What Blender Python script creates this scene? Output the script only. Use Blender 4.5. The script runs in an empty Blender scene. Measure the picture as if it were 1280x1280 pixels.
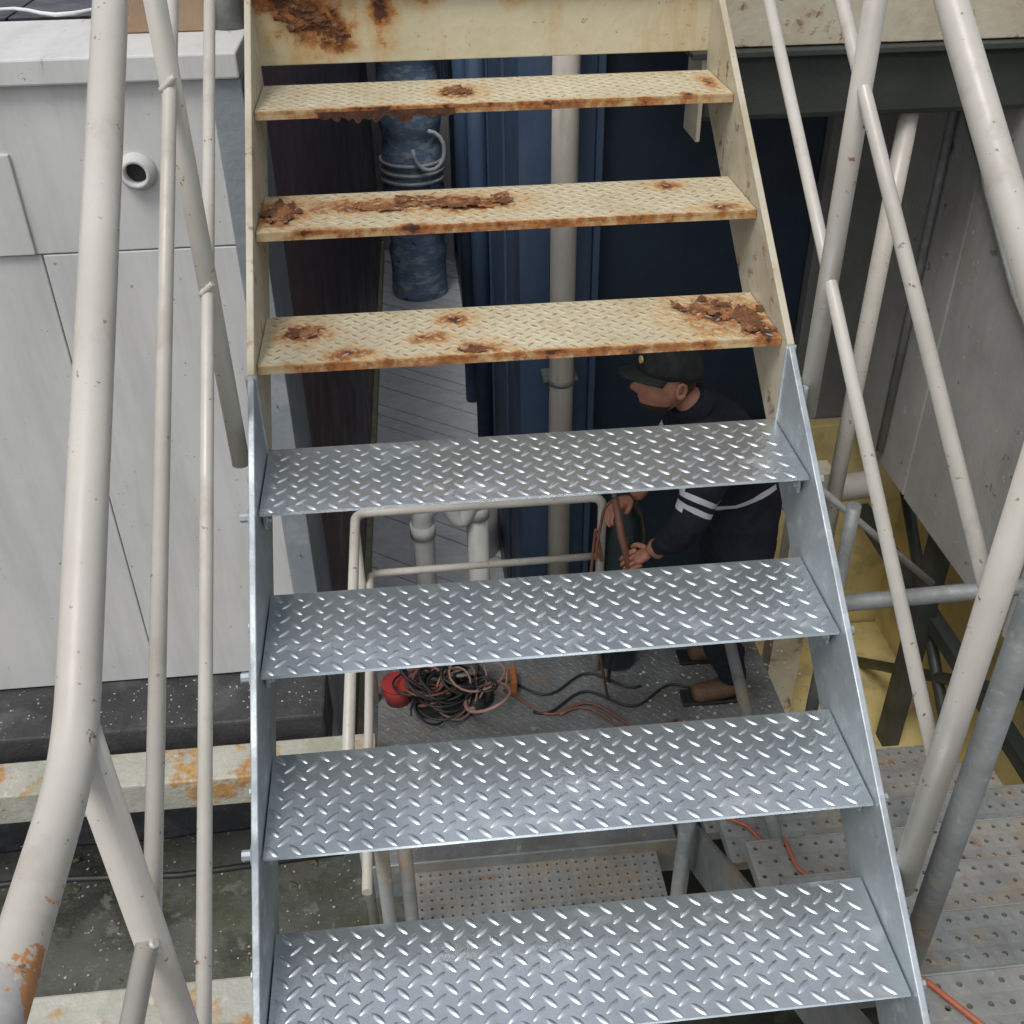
import bpy, bmesh, math, random
import numpy as np
from mathutils import Vector, Matrix, noise as mn
random.seed(7); rng=np.random.default_rng(7)
S=bpy.context.scene; COL=S.collection
# ------------------------------------------------------------------ materials
def M(name,c1,c2=None,scale=6,rough=(.45,.7),metal=0,bump=.15,bscale=60,layers=(),stretch=(1,1,1),spec=.5):
    if c2 is None: c2=tuple(v*.75 for v in c1)
    m=bpy.data.materials.new(name);m.use_nodes=True;nt=m.node_tree;N=nt.nodes;L=nt.links
    b=N["Principled BSDF"];tc=N.new("ShaderNodeTexCoord");P=tc.outputs["Object"];cache={}
    def noise(sc,det=4,st=(1,1,1),rg=.62):
        key=(round(sc,2),det,st)
        if key in cache: return cache[key]
        src=P
        if st!=(1,1,1):
            mp=N.new("ShaderNodeMapping");mp.inputs["Scale"].default_value=st;L.new(P,mp.inputs[0]);src=mp.outputs[0]
        n=N.new("ShaderNodeTexNoise");n.inputs["Scale"].default_value=sc;n.inputs["Detail"].default_value=det;n.inputs["Roughness"].default_value=rg
        L.new(src,n.inputs["Vector"]);cache[key]=n.outputs["Fac"];return n.outputs["Fac"]
    def mr(v,a,b_,c=0,d=1):
        n=N.new("ShaderNodeMapRange");n.inputs[1].default_value=a;n.inputs[2].default_value=b_;n.inputs[3].default_value=c;n.inputs[4].default_value=d
        L.new(v,n.inputs[0]);return n.outputs[0]
    def math_(op,a,b_):
        n=N.new("ShaderNodeMath");n.operation=op
        for i,v in enumerate((a,b_)):
            if isinstance(v,(int,float)): n.inputs[i].default_value=v
            else: L.new(v,n.inputs[i])
        return n.outputs[0]
    def mixc(f,a,b_):
        n=N.new("ShaderNodeMix");n.data_type='RGBA';L.new(f,n.inputs[0])
        for i,v in ((6,a),(7,b_)):
            if isinstance(v,tuple): n.inputs[i].default_value=(*v[:3],1)
            else: L.new(v,n.inputs[i])
        return n.outputs[2]
    def mixf(f,a,b_):
        n=N.new("ShaderNodeMix");n.data_type='FLOAT';L.new(f,n.inputs[0])
        for i,v in ((2,a),(3,b_)):
            if isinstance(v,(int,float)): n.inputs[i].default_value=v
            else: L.new(v,n.inputs[i])
        return n.outputs[0]
    base=noise(scale,5,stretch)
    col=mixc(mr(base,.35,.68),c1,c2);ro=mr(base,.35,.65,rough[0],rough[1]);me=metal
    hgt=noise(bscale,2) if bump else None
    for l in layers:
        if 'blobs' in l:      # corroded places: halo, rust, dark core share one field
            mask=None
            for bl in l['blobs']:
                c=bl[:3];r=bl[3:] if len(bl)==6 else (bl[3],)*3
                vm=N.new("ShaderNodeVectorMath");vm.operation='SUBTRACT';L.new(P,vm.inputs[0]);vm.inputs[1].default_value=c
                vs=N.new("ShaderNodeVectorMath");vs.operation='MULTIPLY';L.new(vm.outputs[0],vs.inputs[0]);vs.inputs[1].default_value=tuple(1/x for x in r)
                vl=N.new("ShaderNodeVectorMath");vl.operation='LENGTH';L.new(vs.outputs[0],vl.inputs[0])
                v=math_('SUBTRACT',1.0,vl.outputs["Value"]);mask=v if mask is None else math_('MAXIMUM',mask,v)
            mask=math_('MAXIMUM',mask,-1.0)
            fld=math_('ADD',mask,math_('MULTIPLY',math_('SUBTRACT',noise(24,7,l.get('stretch',(1,1,1)),.68),.5),l.get('namp',3.0)))
            var=mr(noise(60,3),.35,.65)
            m0=math_('MULTIPLY',mr(fld,-.80,.25),.9);col=mixc(m0,col,mixc(var,(.48,.26,.09),(.55,.39,.18)))
            m1=mr(fld,.05,.45);col=mixc(m1,col,mixc(var,(.42,.165,.045),(.23,.085,.03)))
            m2=mr(fld,.65,.85);col=mixc(m2,col,mixc(var,(.11,.042,.022),(.05,.023,.016)))
            ro=mixf(m1,ro,.88);hgt=math_('ADD',hgt,math_('MULTIPLY',math_('SUBTRACT',math_('MULTIPLY',m1,var),math_('MULTIPLY',m2,.7)),1.6));continue
        sc,th,wd=l['noise'];nz=noise(sc,l.get('det',5),l.get('stretch',(1,1,1)),.65)
        if 'where' in l:
            ax,a,b_=l['where'];sx=N.new("ShaderNodeSeparateXYZ");L.new(P,sx.inputs[0]);nz=math_('ADD',nz,math_('MULTIPLY',math_('SUBTRACT',mr(sx.outputs[ax],a,b_),1.0),.3))
        mask=mr(nz,th,th+wd)
        if 'amt' in l: mask=math_('MULTIPLY',mask,l['amt'])
        lc=l['c1']
        if 'c2' in l: lc=mixc(mr(noise(l.get('cs',30),3),.35,.65),l['c1'],l['c2'])
        col=mixc(mask,col,lc);ro=mixf(mask,ro,l.get('rough',.85))
        if metal or l.get('metal',0): me=mixf(mask,me,l.get('metal',0))
        if l.get('bump'): hgt=math_('ADD',hgt,math_('MULTIPLY',mask,l['bump']))
    L.new(col,b.inputs["Base Color"]);L.new(ro,b.inputs["Roughness"])
    if isinstance(me,(int,float)): b.inputs["Metallic"].default_value=me
    else: L.new(me,b.inputs["Metallic"])
    b.inputs["Specular IOR Level"].default_value=spec
    if bump:
        bp=N.new("ShaderNodeBump");bp.inputs["Strength"].default_value=bump;bp.inputs["Distance"].default_value=.01
        L.new(hgt,bp.inputs["Height"]);L.new(bp.outputs[0],b.inputs["Normal"])
    return m
RU=(.30,.10,.025);RO=(.50,.20,.04);RD=(.055,.02,.012);RB=(.13,.045,.02)
RISE,RUN,DEP=.167,.2366,.2148
galv=M("galvanised_steel",(.86,.91,.93),(.62,.68,.71),scale=5,rough=(.22,.36),metal=.9,bump=.05,bscale=90,layers=[
    dict(noise=(60,.53,.14),c1=(.92,.955,.97),c2=(.68,.74,.775),amt=.5,rough=.36,metal=.88,det=2),
    dict(noise=(2.6,.49,.2),c1=(.38,.42,.445),amt=.5,rough=.40,metal=.85),
    dict(noise=(9,.56,.14),c1=(.80,.83,.83),amt=.35,rough=.55,metal=.5,stretch=(1,1.6,1))])
galvs=M("galvanised_stringer",(.48,.53,.555),(.32,.355,.375),scale=7,rough=(.4,.6),metal=.55,bump=.08,bscale=90,layers=[
    dict(noise=(22,.56,.1),c1=(.62,.66,.67),amt=.5,rough=.6,metal=.4),dict(noise=(4,.56,.1),c1=(.17,.18,.19),amt=.5,stretch=(1,1,.4))])
galvo=M("weathered_galvanised",(.29,.305,.30),(.17,.18,.175),scale=6,rough=(.5,.75),metal=.3,bump=.2,layers=[
    dict(noise=(5,.54,.12),c1=(.33,.23,.12),c2=(.22,.17,.11),amt=.6),dict(noise=(40,.6,.08),c1=(.42,.42,.39),amt=.4)])
galvd=M("shaded_grimy_floor_plate",(.20,.21,.21),(.11,.115,.115),scale=5,rough=(.5,.8),metal=.2,bump=.15,layers=[  # base colour darkened for shade under the stairs; grime and rust patches over it
    dict(noise=(3,.5,.15),c1=(.075,.07,.06),amt=.6),dict(noise=(7,.58,.08),c1=(.22,.14,.07),amt=.4),dict(noise=(35,.62,.05),c1=(.4,.4,.38),amt=.4)])
galvr=M("rust_stained_grating",(.29,.29,.275),(.19,.19,.18),scale=6,rough=(.6,.85),metal=.15,bump=.2,layers=[
    dict(noise=(4,.50,.12),c1=(.34,.26,.15),c2=(.26,.21,.13),amt=.5),dict(noise=(9,.61,.05),c1=(.34,.17,.06),c2=(.2,.09,.03),amt=.7),dict(noise=(40,.6,.08),c1=(.42,.41,.38),amt=.4)])
RB_={6:[(.42,.1,0,.05,.05,.03),(.25,.0,0,.17,.014,.014),(.6,0,-.005,.02,.016,.01),(.9,.01,0,.02,.015,.02),(.97,.1,0,.02,.06,.02),(.5,-.007,-.006,.62,.014,.03)],
 5:[(.03,.11,0,.07,.10,.03),(.17,.13,0,.10,.045,.03),(.40,.12,0,.13,.055,.03),(.93,.02,0,.05,.03,.03),(.3,0,-.003,.05,.02,.012),(.12,0,-.003,.06,.02,.014),(.85,.17,0,.03,.03,.02),(.5,-.007,-.006,.62,.014,.03)],
 4:[(.08,.13,0,.055,.045,.03),(.17,.03,0,.045,.032,.03),(.38,.16,0,.035,.035,.02),(.42,.025,0,.05,.03,.03),(.33,.08,0,.04,.025,.02),(.91,.12,0,.10,.09,.03),(.97,.02,0,.05,.06,.04),(.5,-.006,-.006,.62,.014,.03)]}
def creamt(k): return M("old_cream_paint_%d"%k,(.60,.535,.375),(.49,.42,.275),scale=5,rough=(.4,.62),bump=.18,bscale=35,layers=[
    dict(noise=(9,.52,.14),c1=(.43,.34,.18),amt=.6),dict(noise=(85,.57,.06),c1=(.30,.27,.21),amt=.5,det=3),
    dict(blobs=[(b[0],k*RUN+b[1],k*RISE+b[2],*b[3:]) for b in RB_[k]])])
creamk={k:creamt(k) for k in (4,5,6)}
worn=M("worn_lug_paint",(.46,.42,.32),(.27,.25,.21),scale=30,rough=(.4,.6),bump=.1,layers=[dict(noise=(45,.51,.06),c1=(.155,.145,.125),c2=(.26,.17,.10),amt=.8)])
fb=[(.12,1.65,1.13,.085,.1,.06),(.05,1.65,1.17,.06,.1,.04),(.17,1.65,1.09,.04,.1,.03),(.27,1.65,1.15,.03,.1,.07),(.55,1.65,1.18,.03,.1,.03),(.36,1.65,1.18,.035,.1,.035)]
creamf=M("old_cream_fascia",(.62,.56,.40),(.52,.46,.30),scale=4,rough=(.4,.62),bump=.18,bscale=35,layers=[
    dict(noise=(10,.50,.14),c1=(.50,.33,.14),amt=.7,stretch=(1,1,.15)),dict(noise=(60,.64,.04),c1=(.25,.2,.12),amt=.6),dict(blobs=fb)])
creams=M("old_cream_stringer",(.56,.51,.40),(.44,.39,.28),scale=5,rough=(.4,.62),bump=.18,bscale=35,layers=[
    dict(noise=(14,.58,.08),c1=RU,c2=RB,amt=.9,bump=1),dict(noise=(5,.51,.12),c1=(.40,.33,.21),amt=.5)])
cream=M("old_cream_plain",(.55,.5,.36))
railm=M("beige_rail_paint",(.545,.515,.46),(.45,.42,.365),scale=5,rough=(.26,.48),bump=.08,bscale=25,layers=[
    dict(noise=(26,.66,.03),c1=RU,c2=RB,amt=.9,bump=.5),dict(noise=(9,.57,.1),c1=(.37,.335,.28),amt=.5,stretch=(1,1,.5)),
    dict(noise=(60,.70,.02),c1=(.2,.14,.09),amt=.7,det=2),
    dict(noise=(15,.505,.02),c1=(.27,.275,.28),c2=(.38,.37,.35),amt=.85,bump=-.6,where=(1,-.08,-.36)),
    dict(noise=(19,.525,.02),c1=(.56,.25,.08),c2=(.40,.17,.06),amt=.95,bump=-.6,where=(1,-.08,-.38))])
wallp=M("pale_wall_paint",(.64,.635,.62),(.56,.56,.55),scale=2.2,rough=(.45,.7),bump=.05,bscale=20,layers=[
    dict(noise=(3,.46,.25),c1=(.43,.425,.41),amt=.6,stretch=(2.5,1,.3)),
    dict(noise=(5,.665,.015),c1=(.25,.25,.25),amt=.45,stretch=(4,1,.5)),dict(noise=(38,.70,.03),c1=(.16,.15,.14),amt=.7,det=3)])
flash=M("grey_flashing",(.30,.33,.36),(.22,.25,.275),scale=4,rough=(.4,.6),metal=.2,layers=[dict(noise=(6,.55,.1),c1=(.36,.37,.37),amt=.6)])
maroon=M("maroon_cladding",(.125,.07,.063),(.095,.054,.05),scale=3,rough=(.4,.6),layers=[dict(noise=(8,.56,.1),c1=(.165,.125,.115),amt=.5,stretch=(1,.3,3))])
blue=M("blue_cladding",(.06,.105,.185),(.043,.077,.14),scale=3,rough=(.45,.65),layers=[dict(noise=(4,.50,.2),c1=(.09,.13,.19),amt=.5,stretch=(3,3,.3))])
navy=M("navy_cladding",(.013,.028,.052),(.009,.02,.038),scale=3,rough=(.5,.7))
ductm=M("blue_duct_wrap",(.26,.38,.54),(.17,.27,.41),scale=5,rough=(.35,.6),bump=.5,bscale=9,layers=[dict(noise=(7,.50,.1),c1=(.60,.67,.74),amt=.7,stretch=(1,1,3)),dict(noise=(12,.62,.04),c1=(.05,.07,.11),amt=.7)])
pipem=M("cream_downpipe",(.56,.53,.47),(.46,.43,.375),scale=4,rough=(.35,.55),layers=[dict(noise=(5,.58,.15),c1=(.3,.25,.18),amt=.5,stretch=(4,4,.5))])
pvc=M("grey_pvc",(.62,.62,.60),(.5,.5,.48),scale=6,rough=(.3,.5))
board=M("grey_boards",(.78,.80,.82),(.62,.645,.67),scale=5,rough=(.45,.75),layers=[dict(noise=(9,.50,.15),c1=(.86,.87,.87),amt=.6,stretch=(1,3,1)),dict(noise=(30,.66,.04),c1=(.12,.11,.1),amt=.8)])
batten=M("lichen_timber",(.42,.41,.24),(.28,.28,.17),scale=12,rough=(.7,.9),bump=.4)
conc=M("dark_concrete",(.20,.20,.19),(.14,.14,.13),scale=3,rough=(.7,.9),bump=.2,layers=[dict(noise=(2.5,.55,.2),c1=(.10,.095,.085),amt=.6,stretch=(1,1,.35)),dict(noise=(7,.66,.03),c1=(.42,.42,.4),amt=.5)])
concw=M("grey_wall_panel",(.44,.425,.40),(.34,.33,.31),scale=3,rough=(.6,.85),bump=.15,layers=[dict(noise=(2.2,.51,.2),c1=(.22,.205,.18),amt=.65,stretch=(1,1,.3)),dict(noise=(9,.64,.03),c1=(.15,.13,.12),amt=.8),dict(noise=(22,.66,.03),c1=(.6,.6,.58),amt=.7)])
black=M("black_kerb",(.045,.046,.048),(.025,.025,.027),scale=5,rough=(.5,.8),bump=.4,layers=[dict(noise=(60,.66,.04),c1=(.2,.2,.185),amt=.5,det=3),dict(noise=(4,.50,.2),c1=(.12,.12,.118),amt=.7)])
beamr=M("rusty_pale_beam",(.47,.46,.40),(.34,.34,.29),scale=5,rough=(.6,.85),bump=.3,layers=[
    dict(noise=(4,.47,.12),c1=(.26,.27,.17),amt=.55),dict(noise=(3.2,.49,.05),c1=(.50,.29,.09),c2=(.33,.15,.04),amt=.9,bump=.6),dict(noise=(25,.60,.05),c1=(.60,.60,.57),amt=.5)])
wet=M("wet_mossy_ground",(.035,.038,.03),(.02,.022,.017),scale=2.2,rough=(.25,.75),bump=.3,bscale=30,layers=[
    dict(noise=(3,.5,.1),c1=(.05,.06,.03),c2=(.075,.08,.045),amt=.8,rough=.9,bump=.4)])
moss=M("mossy_concrete",(.115,.115,.10),(.07,.072,.06),scale=3.2,rough=(.6,.9),bump=.4,bscale=25,layers=[
    dict(noise=(4,.50,.08),c1=(.08,.09,.05),c2=(.05,.06,.032),amt=.75,rough=.95,bump=.5),dict(noise=(2,.52,.1),c1=(.035,.037,.033),amt=.8,rough=.4),
    dict(noise=(7,.60,.05),c1=(.20,.195,.175),amt=.6),dict(noise=(50,.66,.03),c1=(.30,.29,.26),amt=.6,rough=.8,det=3)])
yel=M("yellow_wall",(.66,.53,.23),(.54,.44,.19),scale=3,rough=(.5,.7),layers=[dict(noise=(6,.52,.15),c1=(.34,.29,.16),amt=.6)])
dsteel=M("dark_green_steel",(.055,.062,.055),(.035,.04,.036),scale=5,rough=(.4,.6),metal=.2,layers=[dict(noise=(9,.62,.08),c1=(.10,.05,.025),amt=.7)])
dark=M("dark_rubber",(.02,.02,.021),(.012,.012,.013),rough=(.4,.6))
roofm=M("dark_roof_tiles",(.03,.032,.036),(.02,.022,.025),rough=(.3,.5))
card=M("cardboard",(.36,.25,.16),(.30,.2,.13),rough=(.7,.9))
white=M("white_board",(.75,.76,.76),(.66,.67,.68),rough=(.4,.6))
skin=M("skin",(.40,.19,.12),(.32,.135,.085),scale=25,rough=(.45,.6),bump=.08,bscale=90,layers=[dict(noise=(30,.55,.12),c1=(.30,.12,.075),amt=.5,rough=.6)])
cloth=M("navy_workwear",(.014,.016,.024),(.008,.009,.015),scale=14,rough=(.8,.95),bump=.9,bscale=11,layers=[dict(noise=(200,.5,.1),c1=(.022,.024,.032),amt=.4,det=2)],spec=.25)
capm=M("black_cap_cloth",(.014,.015,.014),(.009,.010,.010),scale=30,rough=(.7,.9),bump=.3,bscale=150)
refl=M("reflective_tape",(.55,.57,.58),(.42,.44,.46),rough=(.3,.4))
hairm=M("brown_hair",(.05,.028,.015),rough=(.6,.8),bump=.5)
boot=M("brown_boot_leather",(.12,.065,.032),(.07,.04,.022),rough=(.6,.8),bump=.4)
eyew=M("eye_white",(.7,.68,.65),rough=(.2,.3)); eyed=M("eye_iris",(.03,.02,.015),rough=(.1,.2))
copper=M("orange_cable",(.22,.085,.055),(.14,.06,.045),rough=(.4,.6));pinkc=M("pink_hose",(.30,.17,.14),(.2,.11,.09),rough=(.4,.6));hosec=M("red_orange_hose",(.44,.12,.06),(.32,.09,.05),rough=(.4,.6))
red=M("red_plastic",(.36,.035,.03),(.26,.025,.025),rough=(.35,.5));orange=M("orange_plastic",(.42,.15,.05),rough=(.4,.6))
cylm=M("dark_green_cylinder_paint",(.02,.035,.034),(.013,.022,.022),rough=(.3,.5),layers=[dict(noise=(20,.64,.05),c1=(.2,.2,.18),amt=.6)])
leafm=M("dead_leaf",(.07,.085,.03),(.13,.10,.05),scale=3,rough=(.7,.9))
# ------------------------------------------------------------------ geometry
def empty(name,parent=None):
    e=bpy.data.objects.new(name,None);COL.objects.link(e);e.empty_display_size=.1
    if parent:e.parent=parent
    return e
def mesh(name,V,F,mat,parent=None,smooth=False,bev=0):
    me=bpy.data.meshes.new(name);me.from_pydata([tuple(map(float,v)) for v in V],[],F);me.update()
    o=bpy.data.objects.new(name,me);COL.objects.link(o)
    for mm in (mat if isinstance(mat,(list,tuple)) else [mat]): me.materials.append(mm)
    if smooth: me.polygons.foreach_set("use_smooth",[True]*len(me.polygons))
    if bev:
        m=o.modifiers.new("b","BEVEL");m.width=bev;m.segments=2;m.limit_method='ANGLE'
    if parent:o.parent=parent
    return o
def box(name,a,b,mat,parent=None,bev=.003,rot=None):
    x0,y0,z0=a;x1,y1,z1=b
    V=[(x,y,z) for z in (z0,z1) for y in (y0,y1) for x in (x0,x1)]
    F=[(0,2,3,1),(4,5,7,6),(0,1,5,4),(2,6,7,3),(0,4,6,2),(1,3,7,5)]
    if rot:
        c=Vector(((x0+x1)/2,(y0+y1)/2,(z0+z1)/2));R=Matrix.Rotation(rot[1],3,rot[0]);V=[R@(Vector(v)-c)+c for v in V]
    return mesh(name,V,F,mat,parent,bev=bev)
def tubedata(pts,r,seg=16,cap=True):
    pts=[Vector(p) for p in pts];V=[];F=[]
    rad=r if isinstance(r,(list,tuple)) else [r]*len(pts)
    n=None
    for i,p in enumerate(pts):
        t=((pts[min(i+1,len(pts)-1)]-pts[max(i-1,0)])).normalized()
        if n is None: n=t.orthogonal().normalized()
        n=(n-t*n.dot(t)).normalized();b=t.cross(n)
        for k in range(seg):
            a=2*math.pi*k/seg;V.append(p+(n*math.cos(a)+b*math.sin(a))*rad[i])
    for i in range(len(pts)-1):
        for k in range(seg):
            k2=(k+1)%seg;F.append((i*seg+k,i*seg+k2,(i+1)*seg+k2,(i+1)*seg+k))
    if cap: F.append(tuple(range(seg))[::-1]);F.append(tuple(range((len(pts)-1)*seg,len(pts)*seg)))
    return V,F
def tube(name,pts,r,mat,parent=None,seg=16,round_=0,smooth=True):
    pts=[Vector(p) for p in pts]
    if round_:
        q=[pts[0]]
        for i in range(1,len(pts)-1):
            a=pts[i]+(pts[i-1]-pts[i]).normalized()*round_;b=pts[i]+(pts[i+1]-pts[i]).normalized()*round_
            for k in range(9):
                t=k/8;q.append(a*(1-t)**2+pts[i]*2*t*(1-t)+b*t*t)
        q.append(pts[-1]);pts=q
    V,F=tubedata(pts,r,seg);o=mesh(name,V,F,mat,parent,smooth=smooth)
    if smooth:
        for f in o.data.polygons[-2:]: f.use_smooth=False
    return o
def lug_tmpl(L=.0245,w=.0085,h=.0021,n=12):
    V=[];F=[]
    for s,z in ((1,0),(.70,.85*h)):
        for k in range(n):
            a=2*math.pi*k/n;c,si=math.cos(a),math.sin(a)
            V.append((L/2*c*s,w/2*si*(1-.3*abs(c)**3)*s,z))
    V.append((0,0,h))
    for k in range(n):
        F.append((k,(k+1)%n,n+(k+1)%n,n+k));F.append((n+k,n+(k+1)%n,2*n))
    return np.array(V),F
LV,LF=lug_tmpl()
def checker(name,x0,x1,y0,y1,z,mat,parent,thick=.006,p=.0268,lip=0,hs=1.0,wornm=None):
    V=[(x,y,zz) for zz in (z-thick,z) for y in (y0,y1) for x in (x0,x1)];F=[(0,2,3,1),(4,5,7,6),(0,1,5,4),(2,6,7,3),(0,4,6,2),(1,3,7,5)]
    if lip:
        o=len(V);V+=[(x,y,zz) for zz in (z-lip,z-thick+.0005) for y in (y0,y0+.006) for x in (x0,x1)]
        F+=[tuple(i+o for i in f) for f in [(0,2,3,1),(0,1,5,4),(2,6,7,3),(0,4,6,2),(1,3,7,5)]]
    sm=[False]*len(F);mi=[0]*len(F)
    rs=p/math.sqrt(2);cs=p*math.sqrt(2);ny=int((y1-y0-.014)/rs)+1;sc=p/.0212
    oy=(y0+y1)/2-(ny-1)*rs/2;off=random.random()*cs
    for j in range(ny):
        i=-1
        while True:
            i+=1;X=x0+.011+off*.3+i*cs+(cs/2 if j%2 else 0)
            if X>x1-.013: break
            a=math.radians(45 if j%2 else -45);c,s=math.cos(a),math.sin(a)
            k=sc;v=np.stack([(LV[:,0]*c-LV[:,1]*s)*k+X,(LV[:,0]*s+LV[:,1]*c)*k+oy+j*rs,LV[:,2]*hs*random.uniform(.85,1.1)+z],1)
            o=len(V);V+=list(map(tuple,v));F+=[tuple(q+o for q in f) for f in LF];sm+=[True]*len(LF)
            mi+=[1 if (wornm and len(f)==3) else 0 for f in LF]
    ob=mesh(name,V,F,[mat,wornm] if wornm else mat,parent);ob.data.polygons.foreach_set("use_smooth",sm);ob.data.polygons.foreach_set("material_index",mi);return ob
def perforated(name,x0,x1,y0,y1,z,mat,parent,pitch=.042,hr=.0062,lip=.035):
    nx=max(1,round((x1-x0)/pitch));ny=max(1,round((y1-y0)/pitch));px=(x1-x0)/nx;py=(y1-y0)/ny;V=[];F=[]
    for i in range(nx):
        for j in range(ny):
            cx=x0+(i+.5)*px;cy=y0+(j+.5)*py;o=len(V)
            for ux,uy in ((1,0),(1,1),(0,1),(-1,1),(-1,0),(-1,-1),(0,-1),(1,-1)): V.append((cx+ux*px/2,cy+uy*py/2,z))
            for h,dz in ((hr,.0015),(hr*.9,-.006)):
                for k in range(8):
                    a=k*math.pi/4;V.append((cx+h*math.cos(a),cy+h*math.sin(a),z+dz))
            for k in range(8):
                k2=(k+1)%8;F.append((o+k,o+k2,o+8+k2,o+8+k));F.append((o+8+k,o+8+k2,o+16+k2,o+16+k))
    o=len(V);V+=[(x0,y0,z),(x1,y0,z),(x1,y1,z),(x0,y1,z),(x0,y0,z-lip),(x1,y0,z-lip),(x1,y1,z-lip),(x0,y1,z-lip)]
    F+=[(o,o+1,o+5,o+4),(o+1,o+2,o+6,o+5),(o+2,o+3,o+7,o+6),(o+3,o,o+4,o+7)]
    return mesh(name,V,F,mat,parent)
def bolt(name,x,y,z,dirx,mat,parent,r=.011):
    V=[]
    for xx,rr,n in ((x,r*1.35,6),(x+dirx*.009,r*1.35,6)):
        for k in range(6): a=k*math.pi/3;V.append((xx,y+rr*math.cos(a),z+rr*math.sin(a)))
    F=[(k,(k+1)%6,6+(k+1)%6,6+k) for k in range(6)]+[tuple(range(6,12))]
    o=12
    for xx in (x+dirx*.009,x+dirx*.024):
        for k in range(8): a=k*math.pi/4;V.append((xx,y+r*.7*math.cos(a),z+r*.7*math.sin(a)))
    F+=[(o+k,o+(k+1)%8,o+8+(k+1)%8,o+8+k) for k in range(8)]+[tuple(range(o+8,o+16))]
    return mesh(name,V,F,mat,parent)
# ---- main staircase
st=empty("steel_staircase")
for k in range(-1,7):
    y=k*RUN;z=k*RISE
    if k<=3:
        checker("tread_%d"%(k+2),0.003,.997,y,y+DEP,z,galv,st)
        for sx,a,b in ((0,.003,.075),(1,.925,.997)):
            box("tread_bracket_%d_%d"%(k+2,sx),(a,y+.03,z-.012),(b,y+DEP-.03,z-.0065),galvs,st,bev=.001)
            e=(.003,.009) if sx==0 else (.991,.997)
            box("tread_cleat_%d_%d"%(k+2,sx),(e[0],y+.03,z-.055),(e[1],y+DEP-.03,z-.0125),galvs,st,bev=.001)
        for yy in (.03,.16):
            bolt("bolt",-.012,y+yy,z-.026,-1,galvs,st,r=.013);bolt("bolt",1.012,y+yy,z-.026,1,galvs,st,r=.013)
            bolt("bolt_head",.0095,y+yy,z-.034,.4,galvs,st,r=.008);bolt("bolt_head",.9905,y+yy,z-.034,-.4,galvs,st,r=.008)
    else:
        checker("tread_%d"%(k+2),0.003,.997,y,y+DEP,z,creamk[k],st,lip=.017,hs=.8,wornm=worn,p=.0225)
def stringer(name,x0,x1,ya,yb,mat,up=.022,dn=.215):
    s=RISE/RUN
    pr=[(ya,ya*s+up),(yb,yb*s+up),(yb,yb*s-dn),(ya,ya*s-dn)]
    V=[(x,*p) for x in (x0,x1) for p in pr];F=[(0,1,2,3),(7,6,5,4),(0,4,5,1),(1,5,6,2),(2,6,7,3),(3,7,4,0)]
    return mesh(name,V,F,mat,st,bev=.002)
yj=.915
for i,(a,b) in enumerate(((-.012,0),(1.0,1.012))):
    stringer("stringer_lower_%d"%i,a,b,-.5,yj,galvs);stringer("stringer_upper_%d"%i,a-.001,b+.001,yj+.001,1.66,creams)
def bead(name,p,q,r,mat,parent,n=26):
    p=Vector(p);q=Vector(q);pts=[p.lerp(q,i/n) for i in range(n+1)];rr=[r*(.75+.5*random.random()) for _ in pts]
    return tube(name,pts,rr,mat,parent,seg=8)
for x in (-.013,.0005,.9995,1.013):
    bead("weld",(x,yj,yj*RISE/RUN+.02),(x,yj,yj*RISE/RUN-.21),.004,galvs,st)
box("landing_fascia",(-.015,1.661,1.037),(1.013,1.671,1.195),creamf,st,bev=.002)
box("landing_deck",(-.015,1.6715,1.17),(1.013,2.75,1.19),cream,st)
box("landing_fascia_lip",(-.015,1.64,1.18),(1.013,1.6605,1.195),creamf,st)
rustm=M("flaking_rust",(.20,.08,.03),(.08,.032,.018),scale=35,rough=(.8,.95),bump=.6,bscale=70,layers=[dict(noise=(20,.52,.08),c1=(.33,.14,.045),c2=(.44,.23,.09),amt=.7)])
def flake(name,cx,cy,cz,rx,ry,nrm,amp,seed,mat,n=34):
    V=[];F=[];idx={}
    for i in range(n):
        for j in range(n):
            a=(i/(n-1)*2-1)*1.25;b=(j/(n-1)*2-1)*1.25
            h=mn.fractal(Vector((a*1.6+seed*7,b*1.6,seed)),.8,2.1,5)
            e=1-math.hypot(a,b)+h*.9
            if e<0: continue
            plate=math.floor((h+2)*7)/7-2
            z=amp*(.25+.9*max(0,plate)+.25*h+.15*min(1,e*3))
            idx[i,j]=len(V);x=rx*a;y=ry*b
            V.append((cx+x,cy+y,cz+max(z,.0005)) if nrm=='z' else (cx+x,cy-max(z,.0005),cz+y))
    for i in range(n-1):
        for j in range(n-1):
            q=[idx.get(k) for k in ((i,j),(i+1,j),(i+1,j+1),(i,j+1))]
            if None not in q: F.append(tuple(q))
    return mesh(name,V,F,mat,st)
k5,k4=5*RUN,4*RUN;z5,z4=5*RISE,4*RISE
for a in ((.40,k5+.12,z5,.10,.035,'z',.010),(.26,k5+.115,z5,.06,.03,'z',.009),(.045,k5+.11,z5,.035,.06,'z',.008),(.95,k4+.09,z4,.04,.06,'z',.010),(.88,k4+.145,z4,.05,.035,'z',.009),(.08,k4+.13,z4,.035,.022,'z',.006),(.41,k4+.02,z4,.03,.014,'z',.005),(.11,1.661,1.135,.055,.035,'y',.012),(.165,1.661,1.10,.03,.022,'y',.010),(.42,6*RUN+.1,6*RISE,.035,.03,'z',.006)):
    flake("rust_flake",*a,random.random()*9,rustm)
V=[];F=[];n=80
rlip=M("dark_rust",(.045,.02,.013),(.11,.04,.018),scale=40,rough=(.85,.95),bump=.5)
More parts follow.
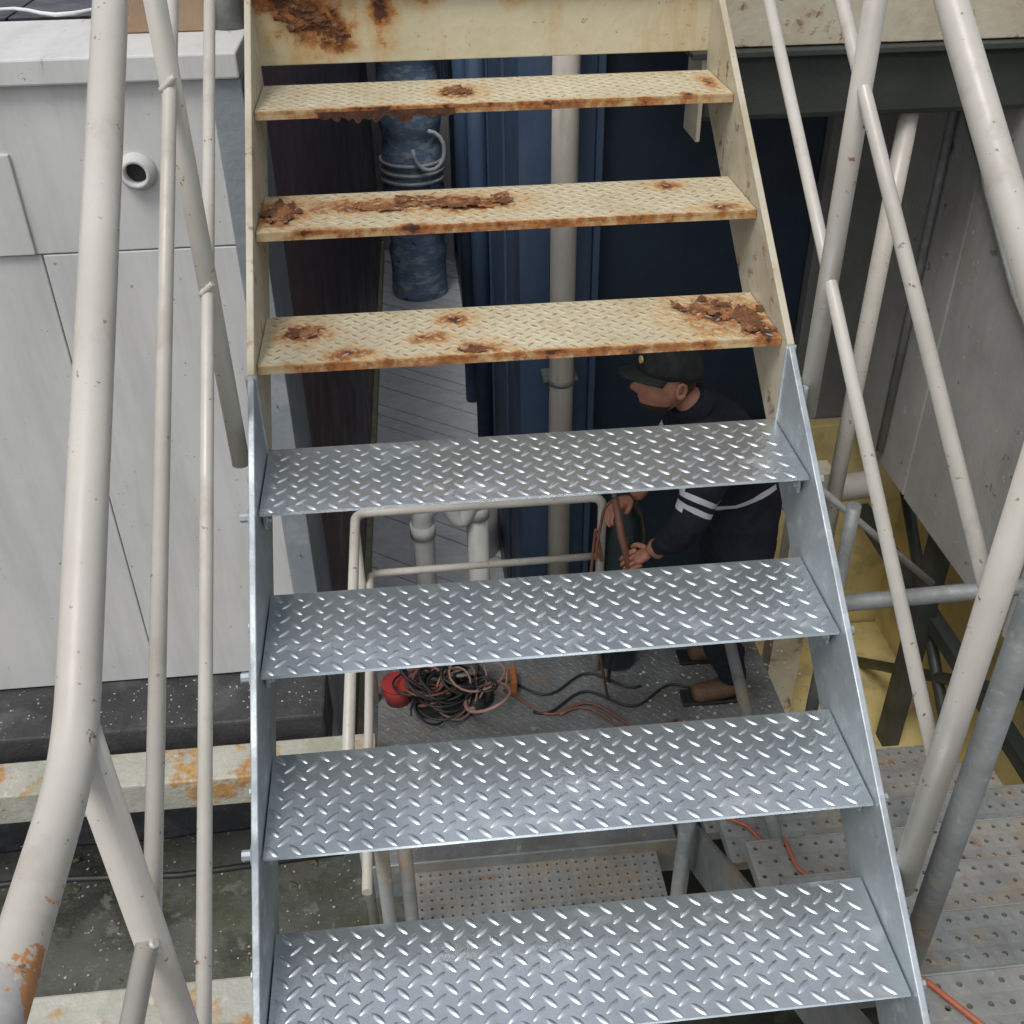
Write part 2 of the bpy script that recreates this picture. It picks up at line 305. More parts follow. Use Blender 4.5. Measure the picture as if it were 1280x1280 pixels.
for i in range(n+1):
    x=.13+.28*i/n;d=.017+max(0,.022*mn.fractal(Vector((i*.11,3,1)),.8,2,4)+.006)*min(1,i/8,(n-i)/8)
    V+=[(x,6*RUN-.001,6*RISE-.006),(x,6*RUN-.0015,6*RISE-d)]
for i in range(n): F.append((2*i,2*i+2,2*i+3,2*i+1))
mesh("corroded_lip",V,F,rlip,st)
# ---- handrails
s=RISE/RUN
def P(x,y,h): return (x,y,y*s+h)
hl=empty("handrail");x=-.036
tube("top_rail",[(x,-1.3,.835),(x,-.42,.835),(x,-.16,.835),P(x,1.9,.94)],.0205,railm,hl,seg=24,round_=.07)
tube("mid_rail_1",[(x,-1.3,.53),(x,-.13,.53)],.0125,railm,hl);tube("mid_rail_2",[P(x,-.13,.61),P(x,1.9,.61)],.0105,railm,hl)
tube("mid_rail_3",[P(x,-.4,.29),P(x,1.9,.29)],.0105,railm,hl)
tube("post_1",[(x,-.13,-.3),(x,-.13,.85)],.019,railm,hl);tube("post_2",[(x,.835,.53),(x,.835,.835*s+.93)],.0165,railm,hl)
for (yy,zz) in ((-.13,.53),(-.13,-.13*s+.61),(.835,.835*s+.61),(.835,.835*s+.29)):
    bead("weld",(x-.012,yy-.02,zz-.01),(x+.012,yy-.02,zz+.01),.005,railm,hl,6)
hr_=empty("handrail.001");x=1.03
tube("top_rail",[P(x,-.3,.885),P(x,1.9,.885)],.021,railm,hr_,seg=24);tube("mid_rail_1",[P(x,.15,.556),P(x,1.9,.556)],.0115,railm,hr_);tube("mid_rail_2",[P(x,.15,.23),P(x,1.9,.23)],.0115,railm,hr_)
tube("post_1",[(x,.15,.06),(x,.15,.15*s+.885)],.021,railm,hr_);tube("post_2",[(x,.85,.55),(x,.85,.85*s+.885)],.018,railm,hr_)
box("post_plate",(1.0125,.83,.52),(1.02,.88,.62),galvs,hr_)
# ---- left wall building
lw=empty("pale_panel_wall")
box("panel_upper",(-3.2,2.2,.434),(-.205,2.6,.895),wallp,lw);box("panel_lower",(-.757+.003,2.2,-1.24),(-.205,2.6,.43),wallp,lw)
box("panel_lower_left",(-3.2,2.205,-1.24),(-.757-.003,2.6,.43),wallp,lw)
box("panel_joint",(-3.2,2.212,-1.235),(-.2,2.5,.89),flash,lw);box("coping",(-3.2,2.17,.898),(-.12,2.7,.965),wallp,lw,bev=.006)
box("corner_flashing",(-.2035,2.19,-2.4),(-.12,2.62,.895),flash,lw)
box("wall_base",(-3.2,2.23,-3.2),(-.21,2.6,-1.26),black,lw)
box("access_patch",(-1.2,2.19,.436),(-.77,2.203,.72),wallp,lw);
V=[];F=[];n=28
for (rr,yy) in ((.052,2.199),(.052,2.19),(.046,2.188),(.040,2.165),(.030,2.163),(.029,2.199)):
    for k in range(n): a=2*math.pi*k/n;V.append((-.44+rr*math.cos(a),yy,.66+rr*math.sin(a)))
for j in range(5):
    for k in range(n): F.append((j*n+k,j*n+(k+1)%n,(j+1)*n+(k+1)%n,(j+1)*n+k))
mesh("pipe_sleeve",V,F,wallp,lw,smooth=True)
tube("pipe_bore",[(-.44,2.195,.66),(-.44,2.1995,.66)],.030,dark,lw,seg=20)
for i in range(9): bolt("rivet",-.16,2.188,-1.1+i*.2,0,galvs,lw,r=.006)
box("black_kerb",(-3.2,1.95,-1.5),(-.13,2.23,-1.25),black,None,bev=.01)
box("flat_roof",(-3.2,2.71,.80),(-.13,6,.955),roofm,None)
rt=empty("roof_tiles")
for i in range(7):
    for j in range(4): box("tile",(-2.6+i*.35,2.73+j*.35,.957),(-2.6+i*.35+.342,2.73+j*.35+.342,.968),roofm,rt,bev=.002)
cb=empty("cardboard_box");box("carton",(-.5,2.45,.967),(-.22,2.75,1.2),card,cb);box("tape",(-.38,2.448,.97),(-.34,2.4495,1.2),card,cb,bev=0)
tube("white_cable",[(-1.3+.05*i,2.75+.06*math.sin(i*.9),.98) for i in range(16)],.006,white,None,seg=8)
pt=empty("paint_tin");tube("tin_body",[(-.17,2.5,.967),(-.17,2.5,1.15)],.05,galvo,pt);tube("tin_rim",[(-.17,2.5,1.14),(-.17,2.5,1.155)],.054,galvo,pt)
box("rusty_beam",(-3.0,1.76,-1.47),(.05,1.92,-1.33),beamr,None,bev=.006)
box("rusty_beam.001",(-3,.16,-.36),(-.06,.30,-.24),beamr,None,bev=.006)
tube("black_hose",[(-1.9,1.7,-1.75),(-1.2,1.72,-1.74),(-.7,1.7,-1.76),(-.1,1.72,-1.74)],.012,dark,None,seg=10)
# ---- ground and alley
V=[];F=[];nx,ny=70,50
for i in range(nx+1):
    for j in range(ny+1):
        X=-3.2+3.3*i/nx;Y=.2+2.02*j/ny;V.append((X,Y,-2.16+.02*mn.fractal(Vector((X*2.5,Y*2.5,0)),.9,2,5)-.05*max(0,(Y-1.9))))
for i in range(nx):
    for j in range(ny):
        a=i*(ny+1)+j;F.append((a,a+ny+1,a+ny+2,a+1))
mesh("mossy_pavement",V,F,moss,None,smooth=True);box("pavement_kerb",(-3.2,.05,-3.19),(.1,.199,-2.15),moss,None,bev=.01);box("pavement_kerb.001",(.1015,.05,-3.19),(.16,1.0,-2.14),moss,None,bev=.01)
mesh("ground",[(-40,-40,-3.2),(40,-40,-3.2),(40,40,-3.2),(-40,40,-3.2)],[(0,1,2,3)],wet)
al=empty("alley_floor");box("slab",(-.2,2.66,-3.19),(.9,16,-2.43),conc,al)
for i in range(95):
    y0=2.6+i*.145;c=random.uniform(-.012,.006);sl=.62
    V=[(-.1,y0,0),(.72,y0-sl,0),(.72,y0-sl+.138,0),(-.1,y0+.138,0)];V=[(a,max(b,2.5),-2.4+c) for a,b,_ in V]+[(a,max(b,2.5),-2.43) for a,b,_ in V]
    if max(v[1] for v in V)-min(v[1] for v in V)<.05: continue
    mesh("board_%d"%i,V,[(0,1,2,3),(0,4,5,1),(1,5,6,2),(2,6,7,3),(3,7,4,0)],board,al)
def wallq(name,p,q,z0,z1,th,mat,parent=None):
    p=Vector((*p,0));q=Vector((*q,0));n=(q-p).normalized().cross(Vector((0,0,1)))*-th
    V=[(v.x,v.y,z) for z in (z0,z1) for v in (p,q,q+n,p+n)]
    return mesh(name,V,[(0,1,5,4),(1,2,6,5),(2,3,7,6),(3,0,4,7),(4,5,6,7),(3,2,1,0)],mat,parent)
mw=empty("maroon_wall");fx=lambda y:-.125+max(0,(y-3))*.021
for i in range(12):
    a=2.63+i*1.05;b=a+1.04;wallq("panel_%d"%i,(fx(a),a),(fx(b),b),-2.4,1.25,.2,maroon,mw)
box("timber_batten",(-.055,2.7,-2.40),(.0,12.5,-2.30),batten,mw,rot=('Z',-.02))
wallq("alley_end_wall",(-1.5,15.5),(2,15.5),-2.4,1.2,-.3,white)
wb=mesh("leaning_board",[(.40,9.5,-2.39),(.70,9.0,-2.39),(.72,9.4,-1.0),(.45,9.9,-1.0)],[(0,1,2,3)],white)
m=wb.modifiers.new("s","SOLIDIFY");m.thickness=.012
bb=empty("blue_building");BH=3.5
box("front_panel",(.74,3.3,-3.2),(1.04,3.6,BH),blue,bb);box("navy_panel",(1.07,3.36,-3.2),(1.98,3.6,BH),navy,bb);box("trim",(1.041,3.28,-3.2),(1.069,3.5,BH),blue,bb)
box("grey_pilaster",(1.985,3.3,-3.2),(2.27,3.6,BH),conc,bb);box("side_wall",(.745,3.601,-3.2),(1.1,15.4,1.6),blue,bb)
for i in range(9): box("seam_%d"%i,(.732,3.9+i*.9,-2.4),(.7448,3.93+i*.9,1.6),blue,bb)
tube("blue_drainpipe",[(.69,4.9,-2.4),(.69,4.9,1.6)],.052,blue,None,seg=24);tube("blue_drainpipe.001",[(.69,6.3,-2.4),(.69,6.3,1.6)],.05,blue,None,seg=24)
dp=empty("downpipe");tube("pipe",[(.905,3.19,-3.0),(.905,3.19,2.2)],.052,pipem,dp,seg=24)
for z in (-.62,1.4):
    tube("collar",[(.905,3.19,z),(.905,3.19,z+.025)],.055,galvo,dp,seg=24);box("clip",(.83,3.20,z),(.98,3.299,z+.02),galvo,dp)
du=empty("blue_duct")
pts=[(.36,8.4,-2.4+i*.06) for i in range(60)];rr=[.25*(1+.05*math.sin(i*1.3)+.04*random.uniform(-1,1)) for i in range(60)]
tube("wrapped_pipe",pts,rr,ductm,du,seg=28)
for i,z in enumerate((-1.35,-1.28,-1.2)): tube("strap_%d"%i,[(.36,8.4,z),(.36,8.4,z+.025)],.28,white,du,seg=28)
tube("hose_loop",[(.5+.13*math.sin(a),8.1,-1.05+.16*math.cos(a)) for a in [i*.4 for i in range(13)]],.018,white,du,seg=8)
tube("pale_pipe",[(.02,9.5,-2.4),(.02,9.5,1.2)],.07,pvc,None);
dr=empty("pale_drum");tube("drum_body",[(.62,4.40,-2.4),(.62,4.40,-1.95)],.10,pvc,dr,seg=24);tube("drum_lid",[(.62,4.4,-1.95),(.62,4.4,-1.925)],.106,pipem,dr,seg=24)
pv=empty("pvc_drain_trap")
tube("stack_1",[(.27,2.75,-2.4),(.27,2.75,-.93),(.40,2.75,-.85)],.045,pvc,pv,round_=.06);tube("bend",[(.36,2.75,-.75),(.36,2.75,-.88),(.43,2.75,-1.02),(.50,2.75,-.88),(.50,2.75,-.72),(.2,2.75,-.72)],.034,pvc,pv,round_=.06)
tube("stack_2",[(.5,2.78,-2.4),(.5,2.78,-.95)],.045,pvc,pv);tube("collar",[(.27,2.75,-1.06),(.27,2.75,-1.0)],.053,pvc,pv);tube("collar_2",[(.5,2.78,-1.0),(.5,2.78,-.94)],.053,pvc,pv)
# ---- right side
cw=empty("concrete_wall")
box("panel_1",(2.25,.4,-.93),(2.45,1.75,1.3),concw,cw,bev=.008);box("panel_2",(2.25,1.765,-.93),(2.45,2.6,1.3),concw,cw,bev=.008);box("panel_3",(2.255,2.615,-.93),(2.45,3.299,1.3),concw,cw,bev=.008)
tube("conduit",[(2.235,3.2,.9),(2.235,2.2,.15),(2.235,1.5,-.2)],.012,galvo,cw,seg=8);tube("conduit_2",[(2.235,2.85,1.2),(2.235,2.85,-.85)],.018,galvo,cw,seg=8)
sb=empty("steel_beam");box("web",(1.2,2.4,.67),(2.24,2.52,.86),dsteel,sb,bev=.02);box("top_flange",(1.15,2.36,.862),(2.24,2.56,.88),dsteel,sb);box("end_plate",(1.185,2.38,.62),(1.1985,2.54,.86),creams,sb)
up=empty("upper_landing");box("fascia",(1.02,2.40,.884),(2.4,2.43,1.2),creams,up);box("deck",(1.02,2.431,1.16),(2.4,3.28,1.2),creams,up)
yw=empty("yellow_wall");box("wall",(2.6,.3,-3.2),(2.8,3.5,-.94),yel,yw)
box("wall_return",(1.7,3.22,-3.2),(2.6,3.29,-.94),yel,yw);box("deck_strip",(1.75,1.2,-2.2),(2.6,3.2,-2.15),yel,yw)
fr=empty("steel_bracing")
tube("brace_1",[(2.4,1.4,-.95),(2.4,3.1,-2.3)],.025,dsteel,fr);tube("brace_2",[(2.4,3.0,-.95),(2.4,1.5,-2.3)],.025,dsteel,fr)
box("column",(2.30,2.35,-3.2),(2.38,2.43,-.94),dsteel,fr);box("rail",(2.36,1.2,-1.45),(2.42,3.2,-1.38),dsteel,fr);box("cream_column",(1.78,2.55,-3.2),(1.92,2.65,-.75),creams,fr)
tube("cream_pipe",[(1.6,2.75,-1.0),(2.2,2.75,-.95)],.06,pipem,fr)
tube("post",[(1.886,2.46,-1.45),(1.886,2.46,.669)],.031,railm,fr,seg=20)
sc=empty("scaffold_tube");tube("ledger",[(1.25,1.3,-.335),(2.5,1.3,-.31)],.024,galvo,sc,seg=20);tube("standard",[(1.13,.2,-.45),(1.13,.2,.62)],.0225,galvo,sc,seg=20)
tube("low_ledger",[(1.13,.28,-.9),(1.33,2.1,-.9)],.02,galvo,sc);tube("standard_2",[(1.62,1.75,-1.45),(1.62,1.75,-.33)],.022,galvo,sc)
tube("diagonal_rod",[(1.52,1.9,-.32),(2.04,1.9,-.80)],.013,galvo,sc,seg=8)
# ---- lower flight
lf=empty("lower_staircase");sl=RISE/RUN
for k in range(-1,6):
    y0=.27+k*RUN;z=-.50-k*RISE
    perforated("tread_%d"%(k+2),1.095,2.1,y0+.004,y0+.180,z,galvr if k%3 else galvo,lf)
    box("tread_nose_%d"%(k+2),(1.096,y0+.1805,z-.036),(2.099,y0+.186,z+.002),galvo,lf,bev=.002)
def lstr(x0,x1,n):
    a,b=(-.3,1.69);zf=lambda y:-.50-(y-.20)*sl
    pr=[(a,zf(a)+.05),(b,zf(b)+.05),(b,zf(b)-.17),(a,zf(a)-.17)]
    V=[(x,*p) for x in (x0,x1) for p in pr];mesh(n,V,[(0,1,2,3),(7,6,5,4),(0,4,5,1),(1,5,6,2),(2,6,7,3),(3,7,4,0)],galvo,lf)
lstr(1.082,1.094,"stringer_1");lstr(2.101,2.113,"stringer_2")
ll=empty("lower_landing")
perforated("perforated_plate",.14,1.0,1.13,1.42,-1.5,galvr,ll,pitch=.033,hr=.0048);box("plate",(.05,1.43,-1.47),(1.07,1.85,-1.452),galvd,ll)
box("plate_2",(1.071,1.70,-1.47),(1.75,1.85,-1.452),galvd,ll)
checker("checker_plate",.05,1.62,1.851,2.40,-1.45,galvd,ll,thick=.01,p=.03)
box("edge_channel",(.03,1.42,-1.62),(1.07,1.429,-1.45),galvo,ll);box("joist",(.06,2.40,-1.6),(1.62,2.41,-1.452),galvo,ll)
for i,(a,b) in enumerate(((.10,1.10),(.165,1.12),(.99,1.12),(1.045,1.25))): tube("leg_%d"%i,[(a,b,-3.2),(a,b,-.75 if i<2 else -1.0)],.021,galvo,ll)
gr=empty("guard_rail")
tube("top_rail",[(.04,.9,-.6),(.04,2.28,-.6),(.93,2.28,-.6),(.93,2.28,-1.45)],.017,railm,gr,round_=.05)
tube("mid_rail",[(.07,.9,-.86),(.07,2.26,-.86),(.91,2.27,-.86)],.014,railm,gr,round_=.04)
for i,(a,b) in enumerate(((.04,1.2),(.04,2.2))): tube("post_%d"%i,[(a,b,-1.45),(a,b,-.6)],.015,railm,gr)
# ---- tools
cp=empty("cable_pile")
for i in range(20):
    r=random.Random(i+3);cx=.30+r.uniform(-.11,.18);cy=2.12+r.uniform(-.07,.07);R=r.uniform(.035,.11);ph=r.random()*6;tx=r.uniform(-.9,.9);ty=r.uniform(-.9,.9)
    pts=[]
    for j in range(34):
        a=ph+j*.28;q=R*(1+.18*math.sin(a*1.7+i)+.1*math.sin(a*.6+i*2));x_=q*math.cos(a);y_=q*math.sin(a);pts.append((cx+x_,cy+y_,max(-1.438,-1.395+.006*i+tx*x_*.6+ty*y_*.6+.02*math.sin(j*.31))))
    tube("cable_%d"%i,pts,.005 if i%3 else .007,[copper,dark,pinkc,dark,dark][i%5],cp,seg=8)
for i in range(4):
    r=random.Random(i+40);p0=Vector((.45+.1*i,2.2-.05*i,-1.44));pts=[p0+Vector((j*.028,.05*math.sin(j*.5+i*2)-.01*j*(i%2),0)) for j in range(24)]
    tube("loose_lead_%d"%i,pts,.005,[dark,copper][i%2],cp,seg=8)
box("black_toolbag",(.19,2.07,-1.449),(.47,2.22,-1.38),dark,None,bev=.03)
rbk=empty("red_bucket");tube("pail",[(.13,2.20,-1.449),(.13,2.20,-1.36)],[.05,.058],red,rbk,seg=24);tube("rim",[(.13,2.20,-1.365),(.13,2.20,-1.357)],.061,red,rbk,seg=24)
tube("grinding_disc",[(.38,2.24,-1.365),(.38,2.245,-1.355)],.08,galvo,None,seg=28)
box("orange_toolbox",(.575,2.17,-1.449),(.60,2.27,-1.38),orange,None,bev=.005)
gc=empty("gas_cylinder");zz=[-1.449,-1.43,-.80,-.72,-.67,-.65];rr=[.07,.085,.085,.07,.035,.03]
tube("body",[(1.02,2.33,z) for z in zz],rr,cylm,gc,seg=28);tube("valve",[(1.02,2.33,-.65),(1.02,2.33,-.58)],.018,galvo,gc);tube("valve_guard",[(1.02,2.33,-.66),(1.02,2.33,-.56)],[.05,.055],cylm,gc)
tube("red_hose",[(1.0,2.28,-.6),(.93,2.25,-.62),(.90,2.22,-.8),(.93,2.22,-.86),(.9,2.24,-.7),(.88,2.22,-1.0),(.95,2.1,-1.44)],.0055,copper,gc,round_=.03)
tube("orange_hose",[(1.13,.26,-.40),(1.176,.205,-.324),(1.22,.14,-.324),(1.25,.097,-.324),(1.33,.0,-.30),(1.4,-.15,-.28)],.006,hosec,None,round_=.02,seg=10)
tube("orange_hose.001",[(1.115,1.13,-.985),(1.17,1.10,-.991),(1.205,1.02,-.991),(1.21,.965,-.95),(1.20,.925,-.824),(1.205,.82,-.824),(1.25,.77,-.824),(1.36,.765,-.824)],.0055,hosec,None,round_=.02,seg=10)
V=[];F=[]
def chip(x,y,z,s):
    o=len(V)
    for q in range(5):
        a=q*1.257+random.random();V.append((x+s*math.cos(a),y+s*math.sin(a),z+random.random()*s*.5))
    V.append((x,y,z+s*.7))
    for q in range(5): F.append((o+q,o+(q+1)%5,o+5))
for i in range(600): chip(random.uniform(-2.2,.05),random.gauss(1.8,.35),-2.16,random.uniform(.002,.007))
for i in range(200): chip(random.uniform(-1.8,-.15),random.uniform(1.96,2.2),-1.25,random.uniform(.0015,.005))
for i in range(250): chip(random.uniform(1.1,1.75),random.uniform(1.7,2.35),-1.448,random.uniform(.003,.009))
for i in range(120): chip(random.uniform(1.1,2.1),1.5+random.uniform(-.03,.15),-1.335,random.uniform(.002,.006))
mesh("debris",V,F,concw);V=[];F=[]
for i in range(26): chip(random.uniform(-1.8,-.1),random.uniform(1.5,2.2),-2.16,random.uniform(.005,.02))
mesh("fallen_leaves",V,F,leafm)
# ------------------------------------------------------------------ worker
wk=empty("worker")
def skel(name,joints,edges,root,sub=2):
    names=list(joints);idx={n:i for i,n in enumerate(names)}
    me=bpy.data.meshes.new(name);me.from_pydata([joints[n][0] for n in names],[(idx[a],idx[b]) for a,b in edges],[]);me.update()
    o=bpy.data.objects.new(name,me);COL.objects.link(o)
    m=o.modifiers.new("s","SKIN");m.use_smooth_shade=True
    sv=me.skin_vertices[0].data
    for n in names:
        r=joints[n][1];sv[idx[n]].radius=(r if isinstance(r,tuple) else (r,r))
        sv[idx[n]].use_root=(n==root)
    q=o.modifiers.new("u","SUBSURF");q.levels=sub;q.render_levels=sub
    dg=bpy.context.evaluated_depsgraph_get();nm=bpy.data.meshes.new_from_object(o.evaluated_get(dg))
    bpy.data.objects.remove(o);ob=bpy.data.objects.new(name,nm);COL.objects.link(ob)
    nm.polygons.foreach_set("use_smooth",[True]*len(nm.polygons));return ob
jt={'pel':((1.40,2.15,-.68),(.155,.175)),'sp':((1.39,2.15,-.54),(.145,.17)),'ch':((1.33,2.14,-.38),(.15,.185)),'uc':((1.265,2.13,-.25),(.12,.16)),'nk':((1.19,2.12,-.155),.062),'nk2':((1.135,2.11,-.09),.048),
 'shl':((1.22,1.95,-.275),.088),'ell':((1.115,1.87,-.48),.062),'wrl':((1.05,1.985,-.635),.036),
 'shr':((1.24,2.31,-.27),.088),'elr':((1.14,2.34,-.50),.062),'wrr':((1.02,2.20,-.56),.036),
 'hpl':((1.41,2.05,-.78),.115),'knl':((1.34,2.04,-1.07),.082),'anl':((1.44,2.07,-1.36),.06),
 'hpr':((1.42,2.26,-.78),.115),'knr':((1.38,2.28,-1.07),.082),'anr':((1.48,2.30,-1.36),.06)}
ed=[('pel','sp'),('sp','ch'),('ch','uc'),('uc','nk'),('nk','nk2'),('uc','shl'),('shl','ell'),('ell','wrl'),('uc','shr'),('shr','elr'),('elr','wrr'),('pel','hpl'),('hpl','knl'),('knl','anl'),('pel','hpr'),('hpr','knr'),('knr','anr')]
body=skel("body",jt,ed,'pel',3);bm=body.data;bm.materials.clear()
for mm in (cloth,skin,refl): bm.materials.append(mm)
def segd(p,a,b):
    a=Vector(a);b=Vector(b);t=max(0,min(1,(p-a).dot(b-a)/(b-a).length_squared));return (p-a.lerp(b,t)).length,t
for v in bm.vertices:
    nd=(v.co-Vector(jt['nk2'][0])).length;fall=min(1,max(0,(nd-.06)/.08))
    h=mn.fractal(Vector((v.co.x*9,v.co.y*9,v.co.z*14)),.8,2,3);v.co+=v.normal*h*.011*fall
for f in bm.polygons:
    p=f.center;best=min(((segd(p,jt[a][0],jt[b][0]),(a,b)) for a,b in ed),key=lambda q:q[0][0]);(d,t),(a,b)=best;mi=0
    if b=='nk2' and t>.35: mi=1
    if b in('wrl','wrr') and t>.70: mi=1
    if b in ('ell','elr') and (.42<t<.50 or .62<t<.70): mi=2
    if (a,b)==('sp','ch') and (.40<t<.53): mi=2
    f.material_index=mi
body.parent=wk
c0=Vector(jt['nk'][0]);c1=Vector(jt['nk2'][0]);ax=(c1-c0)
V,F=tubedata([c0+ax*.0,c0+ax*.35,c0+ax*.55,c0+ax*.5],[.075,.070,.065,.057],24,cap=False)
mesh("collar",V,F,cloth,wk,smooth=True)
def hand(name,w,d,nrm,thumb,curl=1.0):
    w=Vector(w);d=Vector(d).normalized();nrm=Vector(nrm).normalized();sd=d.cross(nrm).normalized()*thumb
    pal={'w':(tuple(w),(.024,.020)),'p':(tuple(w+d*.04),(.036,.020)),'k':(tuple(w+d*.075),(.038,.016))}
    def fin(o): o.parent=wk;o.data.materials.clear();o.data.materials.append(skin)
    fin(skel(name+"_palm",pal,[('w','p'),('p','k')],'w'))
    for i,(off,L) in enumerate(((.028,.072),(.0095,.080),(-.0095,.075),(-.027,.058))):
        b=w+d*.07+sd*off;a1=.6*curl;a2=1.35*curl;a3=2.0*curl
        p1=b+(d*math.cos(a1)+nrm*math.sin(a1))*L*.45;p2=p1+(d*math.cos(a2)+nrm*math.sin(a2))*L*.32;p3=p2+(d*math.cos(a3)+nrm*math.sin(a3))*L*.25
        fin(skel(name+"_finger_%d"%i,{'a':(tuple(b-d*.02),.009),'b':(tuple(b),.0095),'c':(tuple(p1),.0088),'d':(tuple(p2),.008),'e':(tuple(p3),.0068)},[('a','b'),('b','c'),('c','d'),('d','e')],'a'))
    b=w+d*.02+sd*.024;p1=b+(sd*.8+d*.7+nrm*.4).normalized()*.036;p2=p1+(d*.7+nrm*.7+sd*.1).normalized()*.03
    fin(skel(name+"_thumb",{'a':(tuple(b-sd*.01),.011),'b':(tuple(b),.0115),'c':(tuple(p1),.0102),'d':(tuple(p2),.0085)},[('a','b'),('b','c'),('c','d')],'a'))
hand("hand_near",(1.05,1.985,-.635),(-.75,.15,-.5),(-.1,.6,-.9),-1)
hand("hand_far",(1.02,2.20,-.56),(-.8,-.35,-.1),(-.1,-.5,-.9),1)
tt=empty("cutting_torch");tube("handle",[(.98,1.99,-.72),(.955,2.06,-.61),(.94,2.12,-.50)],.013,copper,tt);tube("tip",[(.94,2.12,-.50),(.93,2.14,-.44),(.89,2.13,-.42)],.008,galvo,tt,round_=.02)
tube("torch_hose",[(.98,1.99,-.72),(1.0,2.0,-.9),(.95,2.1,-1.2),(.97,2.2,-1.44)],.008,dark,tt,round_=.08)
for n,(x0,y0) in (("boot_near",(1.44,2.07)),("boot_far",(1.48,2.30))):
    o=skel(n,{'a':((x0,y0,-1.30),.052),'b':((x0+.005,y0,-1.39),.055),'c':((x0-.08,y0-.005,-1.405),(.045,.042)),'d':((x0-.17,y0-.01,-1.412),(.044,.034))},[('a','b'),('b','c'),('c','d')],'a');o.parent=wk;o.data.materials.clear();o.data.materials.append(boot)
    box(n+"_sole",(x0-.205,y0-.045,-1.4475),(x0+.055,y0+.042,-1.432),dark,wk,bev=.006)
hd=bpy.data.meshes.new("head");b=bmesh.new();bmesh.ops.create_uvsphere(b,u_segments=48,v_segments=32,radius=1)
g=lambda v,c,s:math.exp(-sum(((v[i]-c[i])/s[i])**2 for i in range(3)))
for v in b.verts:
    x_,y_,z_=v.co
    X=x_*.098;Y=y_*.074;Z=z_*.118
    if z_<0: Y*=1-.22*(-z_)**1.5; X*= 1-.10*(-z_) if x_>0 else 1-.02*z_
    if x_>0 and z_<-.2: X-=.02*(-z_)
    u=(x_,y_,z_)
    X-=.026*g(u,(-.98,0,-.18),(.4,.17,.16));X-=.012*g(u,(-.98,0,.02),(.4,.13,.2))
    X-=.008*g(u,(-.9,0,.28),(.5,.6,.10));X+=.010*g(u,(-.9,.36,.06),(.4,.2,.13))+.010*g(u,(-.9,-.36,.06),(.4,.2,.13))
    X-=.008*g(u,(-.85,0,-.50),(.5,.28,.07));X-=.008*g(u,(-.8,0,-.60),(.5,.26,.06));X+=.005*g(u,(-.8,0,-.55),(.5,.3,.035));X-=.014*g(u,(-.65,0,-.80),(.5,.35,.16))
    v.co=(X,Y,Z)
b.to_mesh(hd);b.free();hd.materials.append(skin);hd.materials.append(hairm)
ho=bpy.data.objects.new("head",hd);COL.objects.link(ho);ho.parent=wk;hd.polygons.foreach_set("use_smooth",[True]*len(hd.polygons))
for f in hd.polygons:
    c=f.center
    if (c.x>.035 and c.z>-.05) or (c.z<-.075 and c.x<.0 and abs(c.y)<.05) or (c.x>.0 and c.z>.03): f.material_index=1
parts=[ho]
def add(o): o.parent=wk;parts.append(o);return o
for sy in (-1,1):
    V=[];F=[]
    for i in range(9):
        a=i/8*2*math.pi
        for rr_,dy in ((1,0),(1.05,.012),(.75,.016),(.45,.006)): V.append((.012+.019*rr_*math.cos(a)+.004,sy*(.068+dy),-.008+.032*rr_*math.sin(a)))
    for i in range(8):
        for k in range(3): F.append((i*4+k,i*4+k+4,i*4+k+5,i*4+k+1))
    add(mesh("ear",V,F,skin,wk,smooth=True))
    for r,xo,mm in ((.0125,-.078,eyew),(.006,-.0865,eyed)):
        e=bpy.data.meshes.new("eye");q=bmesh.new();bmesh.ops.create_uvsphere(q,u_segments=16,v_segments=10,radius=r);q.to_mesh(e);q.free();e.materials.append(mm)
        eo=bpy.data.objects.new("eye",e);COL.objects.link(eo);eo.location=(xo,sy*.030,.006);add(eo)
V=[];F=[];n=32;m_=9
for j in range(m_+1):
    ph=j/m_*math.pi/2
    for k in range(n):
        a=2*math.pi*k/n;V.append((.006+.108*math.cos(ph)*math.cos(a)*(1.0),.085*math.cos(ph)*math.sin(a),.030+.105*math.sin(ph)**.9-(.012 if math.cos(a)>0 else 0)*math.cos(ph)))
for j in range(m_):
    for k in range(n): F.append((j*n+k,j*n+(k+1)%n,(j+1)*n+(k+1)%n,(j+1)*n+k))
c_=add(mesh("cap_crown",V,F,capm,wk,smooth=True));mo=c_.modifiers.new("s","SOLIDIFY");mo.thickness=.003
V=[];F=[]
for i in range(13):
    a=-1.15+2.3*i/12
    for k in range(6):
        t=k/5;rx=.095+.080*t*math.cos(a)**.6;V.append((.004-rx*math.cos(a)*1.0,.083*math.sin(a)*(1+.08*t)/math.sin(1.15)*.92,.036-.006*t-.014*(a/1.15)**2*(.4+t)))
for i in range(12):
    for k in range(5): F.append((i*6+k,i*6+k+1,i*6+k+7,i*6+k+6))
c_=add(mesh("cap_brim",V,F,capm,wk,smooth=True));mo=c_.modifiers.new("s","SOLIDIFY");mo.thickness=.004
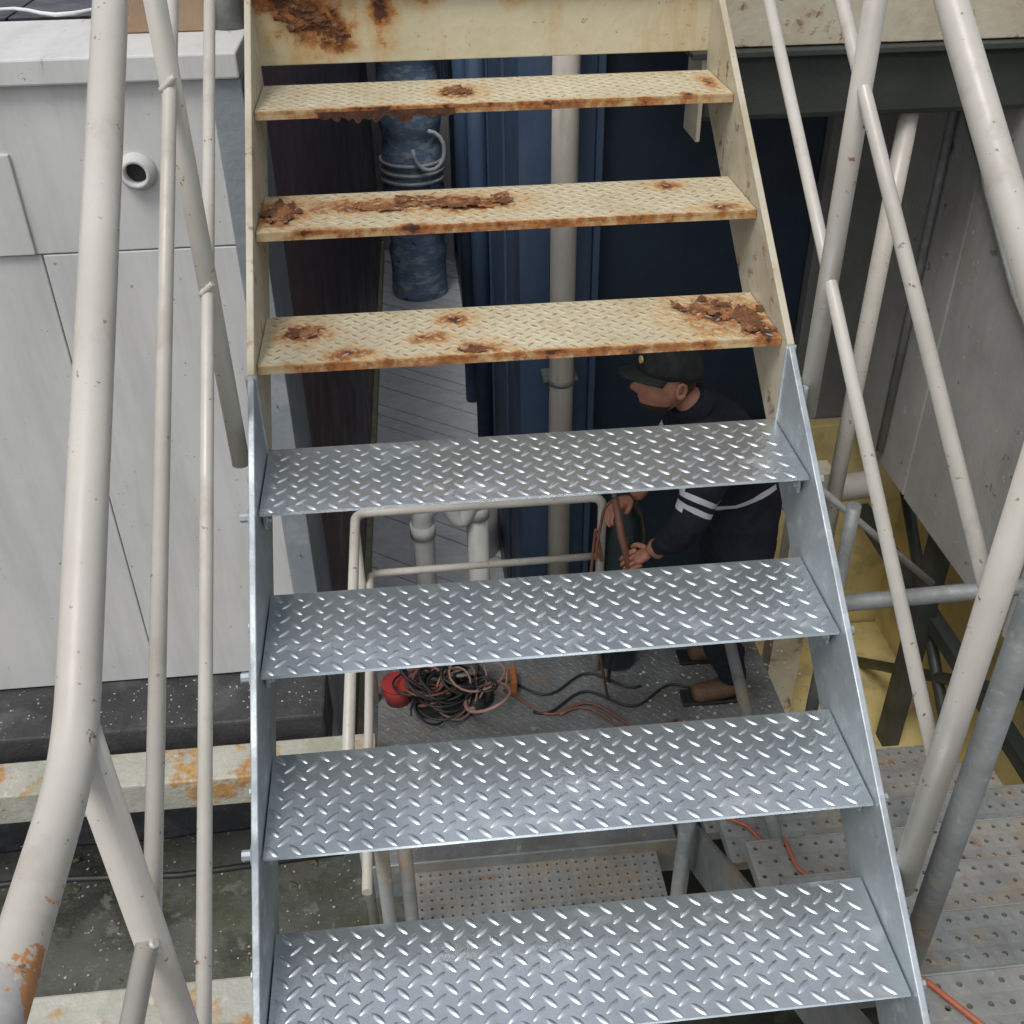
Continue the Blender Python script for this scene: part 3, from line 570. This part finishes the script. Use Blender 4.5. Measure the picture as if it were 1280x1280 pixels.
V,F=tubedata([(-.098,0,.075),(-.104,0,.075)],.012,20);add(mesh("cap_badge",V,F,yel,wk));
V,F=tubedata([(0,0,.137),(0,0,.141)],.008,12);add(mesh("cap_button",V,F,capm,wk))
Mh=Matrix.Translation((1.085,2.10,-.035))@Matrix.Rotation(math.radians(10),4,'Z')@Matrix.Rotation(math.radians(4),4,'Y')
for o in parts: o.matrix_local=Mh@o.matrix_local
# ------------------------------------------------------------------ camera / light
r=Vector((.9947,-.1021,-.0112));u=Vector((.0678,.5711,.8181));f=Vector((.0771,.8145,-.575))
f.normalize();r=(r-f*r.dot(f)).normalized();u=r.cross(f)
cam=bpy.data.cameras.new("camera");co=bpy.data.objects.new("camera",cam);COL.objects.link(co)
mt=Matrix(((r.x,u.x,-f.x,.301),(r.y,u.y,-f.y,-.863),(r.z,u.z,-f.z,1.579),(0,0,0,1)));co.matrix_world=mt
cam.sensor_width=36;cam.lens=36*1335.7/1280;cam.clip_start=.02;cam.clip_end=300;S.camera=co
w=bpy.data.worlds.new("World");S.world=w;w.use_nodes=True;nt=w.node_tree;bg=nt.nodes["Background"]
sky=nt.nodes.new("ShaderNodeTexSky");sky.sky_type='NISHITA';sky.sun_disc=False;sky.sun_elevation=math.radians(62);sky.sun_rotation=math.radians(215);sky.air_density=1.2;sky.dust_density=3
hs=nt.nodes.new("ShaderNodeHueSaturation");hs.inputs["Saturation"].default_value=.4
nt.links.new(sky.outputs[0],hs.inputs["Color"]);nt.links.new(hs.outputs[0],bg.inputs[0]);bg.inputs[1].default_value=.15
sd=bpy.data.lights.new("sun","SUN");sd.energy=1.45;sd.angle=math.radians(22);sd.color=(1,.98,.94);so=bpy.data.objects.new("sun",sd);COL.objects.link(so)
el=math.radians(62);az=math.radians(215);dv=Vector((math.sin(az)*math.cos(el),math.cos(az)*math.cos(el),math.sin(el)));so.rotation_euler=dv.to_track_quat('Z','Y').to_euler()
S.view_settings.view_transform='Standard';S.view_settings.look='None';S.view_settings.exposure=0
